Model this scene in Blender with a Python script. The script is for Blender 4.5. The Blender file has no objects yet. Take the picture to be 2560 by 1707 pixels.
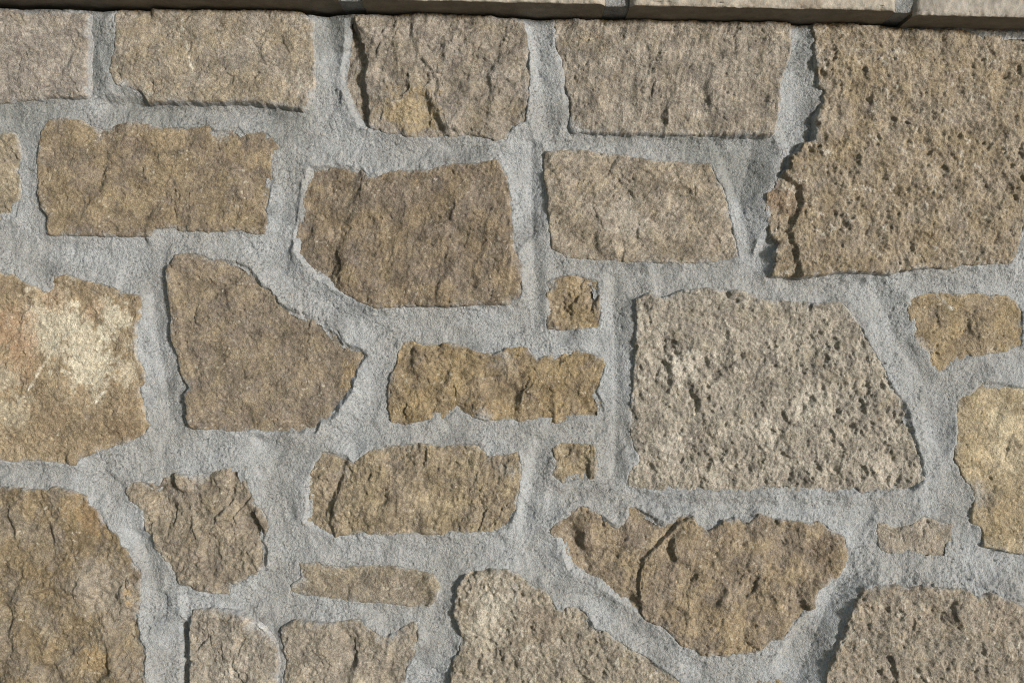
import bpy, math, random
import numpy as np
from mathutils import Matrix, Vector

sc = bpy.context.scene
col = sc.collection

# ------------------------------------------------------------------ camera
D = 1.11                     # metres from lens to the mortar face
PX = 1.54 / 2560.0           # metres on the wall per photograph pixel
ROLL = math.radians(1.2)
ZC = 1.35                    # lens height above the ground
cam = bpy.data.cameras.new('camera')
cam.sensor_width = 36.0
cam.lens = 36.0 * D / 1.54
cam.clip_start, cam.clip_end = 0.01, 500.0
co = bpy.data.objects.new('camera', cam)
col.objects.link(co)
cr, sr = math.cos(ROLL), math.sin(ROLL)
co.matrix_world = Matrix(((cr, -sr, 0, 0), (0, 0, -1, -D), (sr, cr, 0, ZC), (0, 0, 0, 1)))
sc.camera = co

# ------------------------------------------------------------------ light
sun_dir = Vector((0.735, -0.675, 0.115)).normalized()      # towards the sun
SUN_EL = math.asin(sun_dir.z)
SUN_AZ = math.atan2(sun_dir.x, sun_dir.y)                # clockwise from +Y
world = bpy.data.worlds.new('World')
sc.world = world
world.use_nodes = True
nt = world.node_tree
nt.nodes.clear()
sky = nt.nodes.new('ShaderNodeTexSky')
sky.sky_type = 'NISHITA'
sky.sun_disc = False
sky.sun_elevation = SUN_EL
sky.sun_rotation = SUN_AZ
bg = nt.nodes.new('ShaderNodeBackground')
bg.inputs['Strength'].default_value = 0.12
wo = nt.nodes.new('ShaderNodeOutputWorld')
nt.links.new(sky.outputs[0], bg.inputs[0])
nt.links.new(bg.outputs[0], wo.inputs[0])
sl = bpy.data.lights.new('sun', 'SUN')
sl.energy = 3.9
sl.angle = math.radians(8.0)
sl.color = (1.0, 0.975, 0.94)
so = bpy.data.objects.new('sun', sl)
col.objects.link(so)
so.rotation_euler = sun_dir.to_track_quat('Z', 'Y').to_euler()
sc.view_settings.view_transform = 'Standard'
sc.view_settings.look = 'None'
sc.view_settings.gamma = 1.0
sc.view_settings.use_curve_mapping = False
sc.view_settings.exposure = 0.1
sc.render.engine = 'CYCLES'
sc.cycles.use_denoising = True
sc.cycles.denoising_prefilter = 'NONE'
sc.cycles.pixel_filter_type = 'BLACKMAN_HARRIS'
sc.cycles.filter_width = 1.0

# ------------------------------------------------------------------ helpers
rng = np.random.default_rng(7)
PERM = np.concatenate([rng.permutation(256)] * 2).astype(np.int32)
GA = np.linspace(0, 2 * np.pi, 256, endpoint=False)
GX, GY = np.cos(GA).astype(np.float32), np.sin(GA).astype(np.float32)


def perlin(x, y, seed=0):
    x = x + seed * 17.37
    y = y - seed * 9.71
    ix, iy = np.floor(x), np.floor(y)
    fx, fy = (x - ix).astype(np.float32), (y - iy).astype(np.float32)
    ix, iy = ix.astype(np.int32) & 255, iy.astype(np.int32) & 255
    u = fx * fx * fx * (fx * (fx * 6 - 15) + 10)
    v = fy * fy * fy * (fy * (fy * 6 - 15) + 10)
    ix1, iy1 = (ix + 1) & 255, (iy + 1) & 255
    a, b = PERM[ix], PERM[ix1]

    def g(p, q, dx, dy):
        h = PERM[p + q]
        return GX[h] * dx + GY[h] * dy
    n00, n10 = g(a, iy, fx, fy), g(b, iy, fx - 1, fy)
    n01, n11 = g(a, iy1, fx, fy - 1), g(b, iy1, fx - 1, fy - 1)
    nx0, nx1 = n00 + u * (n10 - n00), n01 + u * (n11 - n01)
    return (nx0 + v * (nx1 - nx0)) * 1.5


def fbm(x, y, size, octaves=3, seed=0, gain=0.5):
    f, amp, tot = 1.0 / size, 1.0, 0.0
    out = 0
    for o in range(octaves):
        out = out + amp * perlin(x * f, y * f, seed + o * 3)
        x, y = 0.8 * x - 0.6 * y, 0.6 * x + 0.8 * y
        tot += amp
        amp *= gain
        f *= 2.03
    return out / tot


def sstep(a, b, x):
    t = np.clip((x - a) / (b - a), 0, 1)
    return t * t * (3 - 2 * t)


def facets(x, y, size, seed=0, sharp=9.0):
    """broken planes: every cell of an irregular net leans its own way; heights in units of the cell size"""
    x, y = x / size + seed * 7.3, y / size - seed * 3.1
    ix, iy = np.floor(x).astype(np.int32), np.floor(y).astype(np.int32)
    tot = np.full(x.shape, 1e-6, np.float32)
    out = np.zeros(x.shape, np.float32)
    for ox in (-1, 0, 1):
        for oy in (-1, 0, 1):
            cx, cy = ix + ox, iy + oy
            h = PERM[PERM[cx & 255] + (cy & 255)]
            h2 = PERM[(h + 77) & 255]
            h3 = PERM[(h + 151) & 255]
            dx = x - cx - h / 256.0
            dy = y - cy - h2 / 256.0
            w = np.exp(-sharp * (dx * dx + dy * dy))
            tot += w
            out += w * (GX[h3] * dx + GY[h3] * dy + 0.3 * (h2 / 256.0 - 0.5))
    return out / tot


def px2w(p, h=0.0):
    """photograph pixel to wall coordinates (x, z) on the plane h in front of the mortar"""
    k = PX * (D - h) / D
    dx, dz = (p[0] - 1280.0) * k, (853.5 - p[1]) * k
    return (dx * cr - dz * sr, dx * sr + dz * cr + ZC)


ORG = {'A1': (0, 0), 'A2': (800, 0), 'A3': (1700, 0), 'B1': (0, 560), 'B2': (800, 560), 'B3': (1700, 560),
       'C1': (0, 1127), 'C2': (800, 1127), 'C3': (1700, 1127)}


def T(*runs):
    """outline notes: crop name followed by its numbers -> photograph pixels"""
    out = []
    for name, s in runs:
        v = [float(t) for t in s.replace(',', ' ').split()]
        for a, b in zip(v[0::2], v[1::2]):
            if name == 'F':
                out.append((a * 1.08844, b * 1.08844))
            else:
                o = ORG[name]
                out.append((o[0] + a * 0.369892, o[1] + b * 0.369892))
    return out


def poly_sdf(X, Y, poly):
    """signed distance, positive inside"""
    d2 = np.full(X.shape, 1e9)
    inside = np.zeros(X.shape, bool)
    n = len(poly)
    for i in range(n):
        ax, ay = poly[i]
        bx, by = poly[(i + 1) % n]
        ex, ey = bx - ax, by - ay
        L = ex * ex + ey * ey + 1e-16
        t = np.clip(((X - ax) * ex + (Y - ay) * ey) / L, 0, 1)
        dx, dy = X - ax - t * ex, Y - ay - t * ey
        d2 = np.minimum(d2, dx * dx + dy * dy)
        if ay != by:
            c = ((ay > Y) != (by > Y)) & (X < ex * (Y - ay) / ey + ax)
            inside ^= c
    d = np.sqrt(d2)
    return np.where(inside, d, -d)


def line_dist(X, Y, pl):
    """distance to an open polyline and the side (positive on the left of its direction)"""
    d2 = np.full(X.shape, 1e9)
    sg = np.ones(X.shape)
    for (ax, ay), (bx, by) in zip(pl[:-1], pl[1:]):
        ex, ey = bx - ax, by - ay
        L = ex * ex + ey * ey + 1e-16
        t0 = ((X - ax) * ex + (Y - ay) * ey) / L
        t = np.clip(t0, 0, 1)
        dx, dy = X - ax - t * ex, Y - ay - t * ey
        q = dx * dx + dy * dy
        m = q < d2
        d2 = np.where(m, q, d2)
        sg = np.where(m, np.sign(ex * (Y - ay) - ey * (X - ax)), sg)
    return np.sqrt(d2), sg


def lin(c, chroma=0.66):
    c = np.array(c, float)
    g = c @ np.array((0.3, 0.59, 0.11))
    c = (g + chroma * (c - g)) / 255.0
    return np.where(c <= 0.04045, c / 12.92, ((c + 0.055) / 1.055) ** 2.4)


def sheet(name, X, Y, Z, keep, C, mat, parent):
    """a grid of points (rows, columns) as one mesh, only the cells of `keep`"""
    ny, nx = X.shape
    idx = np.arange(ny * nx).reshape(ny, nx)
    q = np.stack([idx[:-1, :-1], idx[:-1, 1:], idx[1:, 1:], idx[1:, :-1]], -1)[keep]
    used = np.zeros(ny * nx, bool)
    used[q.ravel()] = True
    remap = np.cumsum(used) - 1
    q = remap[q]
    V = np.stack([X.ravel(), Y.ravel(), Z.ravel()], -1)[used]
    return mesh_from(name, V, q, C.reshape(-1, 3)[used] if C is not None else None, mat, parent)


def mesh_from(name, V, q, C, mat, parent, smooth=True):
    me = bpy.data.meshes.new(name)
    me.vertices.add(len(V))
    me.vertices.foreach_set('co', V.astype(np.float32).ravel())
    me.loops.add(q.size)
    me.loops.foreach_set('vertex_index', q.astype(np.int32).ravel())
    me.polygons.add(len(q))
    me.polygons.foreach_set('loop_start', (np.arange(len(q)) * q.shape[1]).astype(np.int32))
    me.polygons.foreach_set('use_smooth', np.full(len(q), smooth))
    me.update(calc_edges=True)
    if C is not None:
        at = me.color_attributes.new('Col', 'FLOAT_COLOR', 'POINT')
        a = np.ones((len(V), 4), np.float32)
        a[:, :3] = np.clip(C, 0.005, 0.95)
        at.data.foreach_set('color', a.ravel())
    me.materials.append(mat)
    o = bpy.data.objects.new(name, me)
    col.objects.link(o)
    o.parent = parent
    return o


# ------------------------------------------------------------------ materials
def material(name, scales, bumps, var, rough=0.9, spec=0.25, speck=None):
    """colour attribute times fine grain, with fine relief"""
    m = bpy.data.materials.new(name)
    m.use_nodes = True
    t = m.node_tree
    N, L = t.nodes, t.links
    b = N['Principled BSDF']
    b.inputs['Roughness'].default_value = rough
    b.inputs['Specular IOR Level'].default_value = spec
    tc = N.new('ShaderNodeTexCoord')
    at = N.new('ShaderNodeAttribute')
    at.attribute_name = 'Col'
    cur = at.outputs['Color']
    height = None
    for s, a, v in zip(scales, bumps, var):
        n = N.new('ShaderNodeTexNoise')
        n.inputs['Scale'].default_value = s
        n.inputs['Detail'].default_value = 3.0
        n.inputs['Roughness'].default_value = 0.65
        L.new(tc.outputs['Object'], n.inputs['Vector'])
        r = N.new('ShaderNodeMapRange')
        r.inputs['From Min'].default_value = 0.3
        r.inputs['From Max'].default_value = 0.7
        r.inputs['To Min'].default_value = 1.0 - v
        r.inputs['To Max'].default_value = 1.0 + v
        L.new(n.outputs['Fac'], r.inputs['Value'])
        mx = N.new('ShaderNodeMix')
        mx.data_type = 'RGBA'
        mx.blend_type = 'MULTIPLY'
        mx.inputs['Factor'].default_value = 1.0
        L.new(cur, mx.inputs['A'])
        L.new(r.outputs[0], mx.inputs['B'])
        cur = mx.outputs['Result']
        k = N.new('ShaderNodeMath')
        k.operation = 'MULTIPLY_ADD'
        k.inputs[1].default_value = a
        L.new(n.outputs['Fac'], k.inputs[0])
        if height is not None:
            L.new(height, k.inputs[2])
        else:
            k.inputs[2].default_value = 0
        height = k.outputs[0]
    if speck:
        n = N.new('ShaderNodeTexVoronoi')
        n.inputs['Scale'].default_value = speck[0]
        L.new(tc.outputs['Object'], n.inputs['Vector'])
        r = N.new('ShaderNodeMapRange')
        r.inputs['From Min'].default_value = speck[1]
        r.inputs['From Max'].default_value = speck[1] + 0.06
        r.inputs['To Min'].default_value = speck[2]
        r.inputs['To Max'].default_value = 0.0
        L.new(n.outputs['Distance'], r.inputs['Value'])
        mx = N.new('ShaderNodeMix')
        mx.data_type = 'RGBA'
        L.new(r.outputs[0], mx.inputs['Factor'])
        L.new(cur, mx.inputs['A'])
        mx.inputs['B'].default_value = speck[3]
        cur = mx.outputs['Result']
    L.new(cur, b.inputs['Base Color'])
    bp = N.new('ShaderNodeBump')
    bp.inputs['Strength'].default_value = 1.0
    bp.inputs['Distance'].default_value = 1.0
    L.new(height, bp.inputs['Height'])
    L.new(bp.outputs['Normal'], b.inputs['Normal'])
    return m


M_STONE = material('quarried_stone', (240, 560, 1000), (0.0016, 0.0012, 0.0005), (0.22, 0.30, 0.22))
M_MORTAR = material('cement_mortar', (260, 620, 1100), (0.0022, 0.0016, 0.0006), (0.08, 0.20, 0.18), rough=0.95, spec=0.15)
M_COPE = material('sawn_coping_stone', (60, 420), (0.0006, 0.0006), (0.10, 0.12))

# ------------------------------------------------------------------ ground
gm = bpy.data.materials.new('gravel_ground')
gm.use_nodes = True
gn = gm.node_tree
gb = gn.nodes['Principled BSDF']
gb.inputs['Roughness'].default_value = 0.95
nz = gn.nodes.new('ShaderNodeTexNoise')
nz.inputs['Scale'].default_value = 60
nz.inputs['Detail'].default_value = 6
rp = gn.nodes.new('ShaderNodeValToRGB')
rp.color_ramp.elements[0].color = (0.16, 0.145, 0.12, 1)
rp.color_ramp.elements[0].position = 0.3
rp.color_ramp.elements[1].color = (0.36, 0.33, 0.28, 1)
rp.color_ramp.elements[1].position = 0.7
gn.links.new(nz.outputs['Fac'], rp.inputs[0])
gn.links.new(rp.outputs[0], gb.inputs['Base Color'])
gv = np.array([(-150, -150, 0), (150, -150, 0), (150, 150, 0), (-150, 150, 0)], float)
g = mesh_from('ground', gv, np.array([[0, 1, 2, 3]]), None, gm, None, smooth=False)
g['kind'] = 'structure'

# ------------------------------------------------------------------ the wall
wall = bpy.data.objects.new('stone_wall', None)
col.objects.link(wall)
wall['label'] = 'rubble wall of buff limestone blocks set in wide grey cement joints under a coping'
wall['category'] = 'wall'
wall['kind'] = 'thing'

XW = 1.90                                # half length of the wall
Z_TOP = ZC + 0.4835                      # bottom of the coping
ALB = np.array((0.985, 1.045, 1.16))       # the stone and cement are a little cooler than they look under a low sun

# outline notes of the stones the photograph shows ------------------------
# keys: pts outline, c colour, h how far it stands out (mm), t texture, plus its own marks
S = []


def stone(pts, c, h=11, **k):
    k.update(pts=pts, c=c, h=h * 0.72e-3)
    S.append(k)
    return k


TX = {   # low undulation, terraces, striation (amount, angle), pits, fine   [mm]
    'split':  dict(low=3.0, terr=0.15, stri=0.65, ang=90, pit=0.0, fine=0.65, fac=0.095, mid=0.9),
    'smooth': dict(low=2.6, terr=0.1, stri=0.12, ang=80, pit=0.0, fine=0.55, fac=0.075, mid=0.9),
    'rough':  dict(low=3.6, terr=0.25, stri=0.25, ang=70, pit=0.6, fine=0.95, fac=0.14, mid=1.5),
    'pitted': dict(low=2.6, terr=0.2, stri=0.1, ang=120, pit=3.0, fine=1.3, fac=0.09, mid=1.8),
}

stone(T(('A1', '-330 75 0 75 100 80 200 100 330 92 400 88 550 92 590 95 570 200 590 300 575 400 575 560 570 650 380 650 250 665 100 672 60 690 -330 705')),
      (148, 133, 112), 15, t='smooth', alt=(152, 138, 117), speck=0.5)
stone(T(('A1', '790 72 900 65 1200 68 1500 75 1850 75 2030 85 2110 150 2100 300 2120 400 2125 560 2090 660 2050 745 1900 715 1700 690 1450 685 1000 685 980 640 940 600 860 580 790 570 730 480 780 330 770 200 770 100')),
      (153, 137, 112), 17, t='smooth', alt=(152, 133, 100), tilt=(0.02, -0.03),
      veins=[T(('A1', '1225 80 1228 180 1245 270 1265 360 1290 440 1305 500')), T(('A1', '2030 470 2035 580 2020 660'))],
      smear=[(T(('A1', '860 610'))[0], 36)])
stone(T(('A2', '200 110 350 108 600 105 650 97 850 100 1000 108 1150 120 1280 135 1370 165 1390 250 1410 380 1410 560 1400 690 1380 810 1290 870 1250 940 1170 945 1100 920 930 920 780 915 640 920 450 890 350 860 300 860 250 820 200 720 150 600 140 480 170 350 180 200 170 140')),
      (147, 132, 110), 20, t='rough', alt=(140, 124, 98),
      steps=[(T(('A2', '205 60 260 220 318 360 330 420 305 540 325 650 345 900')), 1, 13, 8),
             (T(('A2', '640 100 640 240 680 360 780 470 815 560 800 700 820 800 900 960')), 1, 4.0, 9)],
      cracks=[T(('A2', '850 180 865 250 905 350')), T(('A2', '570 640 600 700 690 730')), T(('A2', '710 450 760 470 800 495 840 490'))],
      stains=[(T(('A2', '620 740'))[0], 75, (158, 130, 76), 0.7)])
stone(T(('A2', '1590 130 1580 230 1620 350 1660 560 1700 700 1690 850'), ('F', '1315 302 1440 306 1600 309 1770 309 1780 290 1790 190 1812 130 1815 55 1700 52 1500 47')),
      (150, 135, 111), 19, t='split', alt=(143, 127, 102), stri=0.55,
      smear=[(T(('A2', '1720 890'))[0], 30)])
stone(T(('A3', '925 150 1050 155 1200 170 1500 190 1600 205 1700 190 1850 200 1930 190 2050 225 2200 220 2330 220 2550 232 2550 900 2480 1300 2420 1500'),
        ('B3', '2330 0 2300 120 2270 200 2230 270 2050 265 1900 270 1850 300 1700 285 1550 300 1480 310 1420 335 1300 325 1150 318 1030 320 950 345 800 350 620 340 650 260 640 180 680 130 610 90 600 0'),
        ('A3', '590 1500 580 1400 590 1310 640 1280 660 1210 730 1150 740 1070 800 1030 830 980 910 960 920 800 960 700 980 620 940 580 930 480 910 400 915 280 905 200')),
      (150, 131, 101), 19, t='pitted', alt=(142, 120, 84), pit=3.4, fine=1.6, mid=2.2,
      steps=[(T(('A3', '480 1130 700 1170 810 1250 840 1380 790 1480 740 1560'), ('B3', '750 60 790 160 812 290 815 420')), 1, 8, 7)],
      cracks=[T(('A3', '1170 210 1100 290 1050 360 1030 430 1030 480 1000 560')), T(('A3', '1040 480 1090 462 1180 462 1250 470 1350 455')),
              T(('B3', '1230 200 1300 165 1350 158 1420 180 1470 230 1485 290')), T(('A3', '2070 230 2120 340 2160 430 2060 540')),
              T(('B3', '1500 195 1620 205 1645 260'))],
      smooths=[(T(('A3', '1250 270'))[0], 75), (T(('A3', '1800 350'))[0], 110), (T(('A3', '2000 300'))[0], 80), (T(('B3', '1900 120'))[0], 120),
               (T(('B3', '700 230'))[0], 60), (T(('B3', '1300 260'))[0], 60), (T(('A3', '720 1300'))[0], 75), (T(('A3', '2280 640'))[0], 50)],
      stains=[(T(('A3', '700 1350'))[0], 60, (140, 104, 70), 0.5)])
stone(T(('A1', '-250 900 0 915 90 905 120 960 125 1060 110 1160 140 1220 130 1320 100 1470 0 1480 -250 1480')),
      (158, 138, 102), 9, t='smooth')
stone(T(('A1', '330 820 400 805 540 820 620 860 730 885 800 850 900 835 1000 850 1080 870 1250 870 1390 860 1410 850 1450 890 1550 880 1600 860 1660 910 1700 900 1790 900 1840 950 1890 1000 1840 1010 1820 1100 1835 1220 1820 1320 1800 1420 1795 1540'),
        ('B1', '1795 20 1780 60 1700 60 1640 40 1400 45 1350 40 1210 40 1190 15 1050 25 1010 75 800 80 500 70 330 68 330 0'),
        ('A1', '340 1470 290 1400 265 1300 262 1100 275 1000 285 900')),
      (146, 122, 82), 11, t='smooth', alt=(132, 112, 84), stri=0.2,
      cracks=[T(('A1', '1400 860 1440 930 1475 1010')), T(('A1', '1180 1280 1170 1400 1200 1560'))],
      smear=[(T(('A1', '1520 900'))[0], 20), (T(('A1', '680 850'))[0], 26)])
stone(T(('F', '712 385 760 380 830 388 850 410 880 400 920 392 990 392 1020 380 1090 378 1140 370 1160 405 1170 450 1172 500 1180 570 1195 610 1197 680 1165 697 1050 700 960 700 860 707 820 690 760 655 735 640 700 605 680 580 675 540 690 480 695 430')),
      (126, 108, 84), 17, t='split', alt=(136, 113, 78), stri=0.5, ang=75,
      steps=[(T(('F', '850 340 838 400 826 450 815 500 790 570 760 700')), 1, 5, 15), (T(('F', '1160 740 1164 690 1174 600 1170 500 1160 440')), 1, 5, 3)],
      cracks=[T(('F', '700 610 735 642'))])
stone(T(('F', '1252 350 1330 348 1440 360 1500 372 1630 378 1640 400 1665 440 1672 490 1690 560 1695 590 1640 600 1550 602 1440 600 1300 590 1270 570 1262 520 1258 440 1250 400')),
      (153, 136, 110), 13, t='split', alt=(146, 128, 98), ang=60,
      stains=[(T(('F', '1440 500'))[0], 60, (170, 156, 132), 0.6), (T(('F', '1660 450'))[0], 40, (168, 148, 112), 0.4)])
stone(T(('B2', '1540 400 1600 372 1680 358 1780 365 1872 385 1882 520 1895 600 1885 690 1800 702 1650 708 1540 700 1524 640 1524 490')),
      (142, 120, 88), 11, t='rough', tilt=(0.0, 0.0), low=1.0, alt=(152, 124, 74), smear=[(T(('B2', '1560 420'))[0], 22)])
stone(T(('B1', '-260 300 0 330 80 350 120 380 300 460 340 450 370 360 440 355 620 400 760 430 800 470 950 490 945 620 915 680 915 820 920 900 960 980 985 1060 940 1100 960 1200 975 1320 1010 1355 960 1420 850 1470 700 1520 560 1568'),
        ('C1', '530 60 520 90 350 70 200 55 90 70 0 60 -260 60')),
      (150, 124, 84), 15, t='smooth', alt=(160, 134, 92), low=2.6,
      steps=[(T(('B1', '380 470 500 490 700 525 900 556 1000 575')), -1, 2.0, 4)],
      stains=[(T(('B1', '330 680'))[0], 95, (196, 180, 142), 0.9), (T(('B1', '520 820'))[0], 100, (192, 176, 138), 0.85), (T(('B1', '760 640'))[0], 55, (198, 182, 144), 0.85),
              (T(('B1', '600 960'))[0], 80, (196, 180, 142), 0.8), (T(('B1', '60 1260'))[0], 60, (186, 168, 128), 0.6), (T(('B1', '860 1000'))[0], 45, (190, 172, 134), 0.7),
              (T(('B1', '40 1020'))[0], 45, (190, 172, 134), 0.6),
              (T(('B1', '90 700'))[0], 75, (168, 120, 76), 0.5), (T(('B1', '150 900'))[0], 60, (166, 122, 78), 0.5), (T(('B1', '340 520'))[0], 40, (172, 126, 78), 0.5),
              (T(('B1', '640 590'))[0], 32, (178, 134, 86), 0.5), (T(('B1', '820 1380'))[0], 60, (122, 96, 62), 0.6), (T(('B1', '400 1330'))[0], 60, (130, 106, 70), 0.5)],
      veins=[T(('B1', '130 1200 190 1120 240 1040 290 960')), T(('B1', '650 1200 690 1140 720 1100'))],
      cracks=[T(('B1', '665 960 710 930 730 900')), T(('B1', '660 1000 655 1060 610 1100')), T(('B1', '690 1250 690 1350'))])
stone(T(('B1', '1190 220 1260 200 1330 210 1400 235 1500 250 1600 255 1680 290 1740 380 1850 480 1920 560 2080 620 2190 660 2230 730 2325 800'),
        ('B2', '100 720 170 800 300 860 310 890 250 980 210 1120 150 1210 110 1290 40 1330'),
        ('B1', '2170 1330 2130 1410 2000 1410 1850 1405 1560 1395 1300 1370 1280 1320 1275 1220 1255 1150 1295 1110 1230 1020 1200 880 1160 750 1165 620 1145 470 1135 320')),
      (131, 113, 88), 14, t='smooth', alt=(140, 119, 86), stri=0.25, ang=130,
      steps=[(T(('B1', '1150 300 1172 400 1190 480 1212 620 1240 850 1285 1020 1310 1100')), -1, 4.5, 3)],
      stains=[(T(('B2', '230 1060'))[0], 45, (164, 132, 80), 0.8)])
stone(T(('B2', '560 800 620 800 700 820 850 810 950 830 1050 870 1180 885 1260 850 1390 840 1430 880 1470 920 1560 890 1620 850 1750 850 1800 880 1900 910 1920 960 1890 1060 1870 1140 1900 1200 1915 1310 1900 1330 1700 1320 1560 1345 1300 1330 1130 1320 1010 1290 920 1245 870 1310 720 1310 640 1330 560 1345 490 1330 465 1250 465 1100 490 1020 520 950 530 870')),
      (138, 115, 79), 9, t='rough', alt=(150, 122, 74), terr=0.3, pit=0.15,
      cracks=[T(('B2', '590 1190 590 1250 690 1200 690 1260')), T(('B2', '1380 1160 1450 1185 1550 1165 1620 1220')), T(('B2', '700 1160 790 1200'))],
      smear=[(T(('B2', '1250 930'))[0], 30), (T(('B2', '1080 1290'))[0], 26)])
stone(T(('F', '1462 690 1490 675 1520 690 1570 668 1620 665 1700 670 1740 690 1800 695 1880 700 1930 695 1960 730 1990 780 2030 850 2050 890 2080 930 2100 1000 2115 1060 2125 1100 2095 1130 1900 1132 1700 1130 1500 1125 1440 1115 1445 1080 1470 1060 1450 1000 1448 950 1455 880 1460 800')),
      (146, 133, 110), 14, t='pitted', alt=(160, 146, 120), pit=3.9, fine=1.5, mid=2.2,
      smooths=[(T(('F', '1560 720'))[0], 80), (T(('F', '1640 750'))[0], 80), (T(('F', '1750 730'))[0], 70)],
      stains=[(T(('F', '1560 840'))[0], 50, (186, 172, 146), 0.7), (T(('F', '1870 930'))[0], 60, (182, 168, 140), 0.7), (T(('F', '1530 1030'))[0], 45, (184, 170, 144), 0.7),
              (T(('F', '2040 1080'))[0], 50, (182, 166, 138), 0.7), (T(('F', '1760 1000'))[0], 60, (176, 162, 136), 0.6)])
stone(T(('B3', '1540 510 1600 500 1690 465 1740 470 1830 480 1920 480 2030 475 2100 490 2200 490 2260 520 2300 600 2310 720 2300 810 2200 850 2080 870 2000 890 1850 930 1790 980 1740 990 1700 940 1600 830 1570 700 1550 600')),
      (148, 125, 88), 9, t='smooth', alt=(156, 128, 80), pit=0.5,
      cracks=[T(('B3', '1580 820 1640 900 1710 970')), T(('B3', '1630 500 1640 560 1690 590'))],
      smear=[(T(('B3', '1640 810'))[0], 26)], veins=[T(('B3', '1740 480 1800 540 1840 580'))])
stone(T(('B3', '1910 1160 1970 1140 2050 1080 2150 1070 2250 1100 2330 1110 2560 1120'),
        ('C3', '2560 700 2325 690 2180 660 2050 640 2040 560 2030 510 1970 470 1975 400 2000 330 1980 250 1900 150 1860 60'),
        ('B3', '1880 1400 1880 1300 1890 1200')),
      (164, 140, 94), 12, t='smooth', alt=(174, 150, 106), low=3,
      stains=[(T(('B3', '2200 1350'))[0], 60, (192, 170, 124), 0.8), (T(('C3', '2230 60'))[0], 50, (190, 168, 124), 0.7), (T(('C3', '2200 420'))[0], 70, (140, 114, 72), 0.6)],
      smear=[(T(('C3', '2060 300'))[0], 36)])
stone(T(('C1', '860 270 880 220 940 210 1060 240 1100 190 1170 155 1240 170 1300 160 1480 140 1560 110 1650 110 1640 170 1670 260 1720 370 1790 440 1800 520 1770 620 1805 680 1790 770 1700 840 1640 880 1560 900 1540 965 1430 950 1320 920 1220 890 1190 830 1120 760 1060 660 1030 570 980 500 970 400 930 360 880 330')),
      (137, 120, 94), 12, t='rough', alt=(146, 128, 98), pit=2.2, terr=0.3, fine=1.1, fac=0.16,
      smear=[(T(('C1', '1180 320'))[0], 22), (T(('C1', '1160 460'))[0], 18), (T(('C1', '1340 170'))[0], 26)],
      cracks=[T(('C1', '1260 180 1310 250')), T(('C1', '1440 190 1470 260 1440 400')), T(('C1', '1110 310 1140 450 1130 570')), T(('C1', '1690 420 1600 470 1480 480'))])
stone(T(('F', '740 1040 790 1045 810 1065 850 1035 900 1025 960 1020 1010 1030 1060 1020 1100 1025 1120 1050 1190 1040 1195 1070 1190 1130 1180 1180 1165 1215 1100 1222 1000 1225 900 1228 860 1225 770 1230 730 1215 700 1200 705 1160 710 1100 725 1060')),
      (144, 124, 92), 14, t='rough', alt=(148, 126, 86), pit=0.2, stri=0.55, ang=80,
      steps=[(T(('F', '812 1020 800 1060 788 1110 768 1160 765 1200 778 1250')), 1, 7, 8)],
      smear=[(T(('F', '790 1090'))[0], 20), (T(('F', '860 1110'))[0], 18), (T(('F', '1150 1080'))[0], 26)])
stone(T(('F', '1272 1030 1290 1020 1340 1022 1365 1025 1368 1060 1365 1095 1330 1100 1290 1108 1270 1090 1278 1060')),
      (148, 126, 88), 11, t='rough', alt=(152, 130, 90), tilt=(0.0, 0.0), low=1.0, pit=0.1)
stone(T(('C1', '-330 250 0 240 100 250 250 270 340 270 350 250 420 255 520 290 580 310 590 380 650 400 690 490 790 570 810 650 870 690 890 770 940 810 945 900 940 1000 920 1100 930 1200 950 1310 975 1330 970 1500 980 1560 960 1680 900 1830 300 1860 -330 1850')),
      (134, 110, 70), 15, t='rough', alt=(140, 122, 92), pit=0.1, terr=0.3, low=3.2, ang=30,
      stains=[(T(('C1', '760 980'))[0], 85, (150, 134, 108), 0.8), (T(('C1', '640 850'))[0], 60, (148, 132, 106), 0.7), (T(('C1', '900 1450'))[0], 70, (132, 116, 92), 0.7),
              (T(('C1', '630 430'))[0], 50, (146, 110, 62), 0.7), (T(('C1', '480 360'))[0], 40, (150, 118, 66), 0.6), (T(('C1', '30 1350'))[0], 60, (138, 120, 94), 0.6),
              (T(('C1', '870 950'))[0], 12, (180, 142, 84), 0.9), (T(('C1', '870 1030'))[0], 10, (180, 142, 84), 0.9), (T(('C1', '640 1400'))[0], 50, (158, 126, 72), 0.7)],
      steps=[(T(('C1', '560 850 640 1000 720 1180 780 1300 770 1450 860 1600')), -1, 3.5, 6)],
      cracks=[T(('C1', '850 850 855 1000 880 1120 900 1240'))])
stone(T(('F', '690 1295 730 1293 780 1305 830 1303 880 1298 960 1312 995 1320 1010 1345 1000 1375 985 1388 940 1388 870 1382 800 1378 740 1368 665 1362 670 1345 695 1325')),
      (148, 130, 97), 9, t='smooth', alt=(140, 124, 98), terr=0.2, smear=[(T(('F', '680 1335'))[0], 24)])
stone(T(('F', '445 1405 490 1400 530 1405 570 1420 606 1442 628 1470 638 1520 632 1568 630 1670 440 1670 436 1568 437 1500 435 1440')),
      (148, 133, 109), 18, t='rough', alt=(158, 143, 118), pit=0.5,
      smear=[(T(('F', '600 1440'))[0], 30)],
      stains=[(T(('F', '530 1540'))[0], 30, (196, 180, 150), 0.7), (T(('F', '600 1435'))[0], 18, (214, 202, 176), 0.8)])
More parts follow.
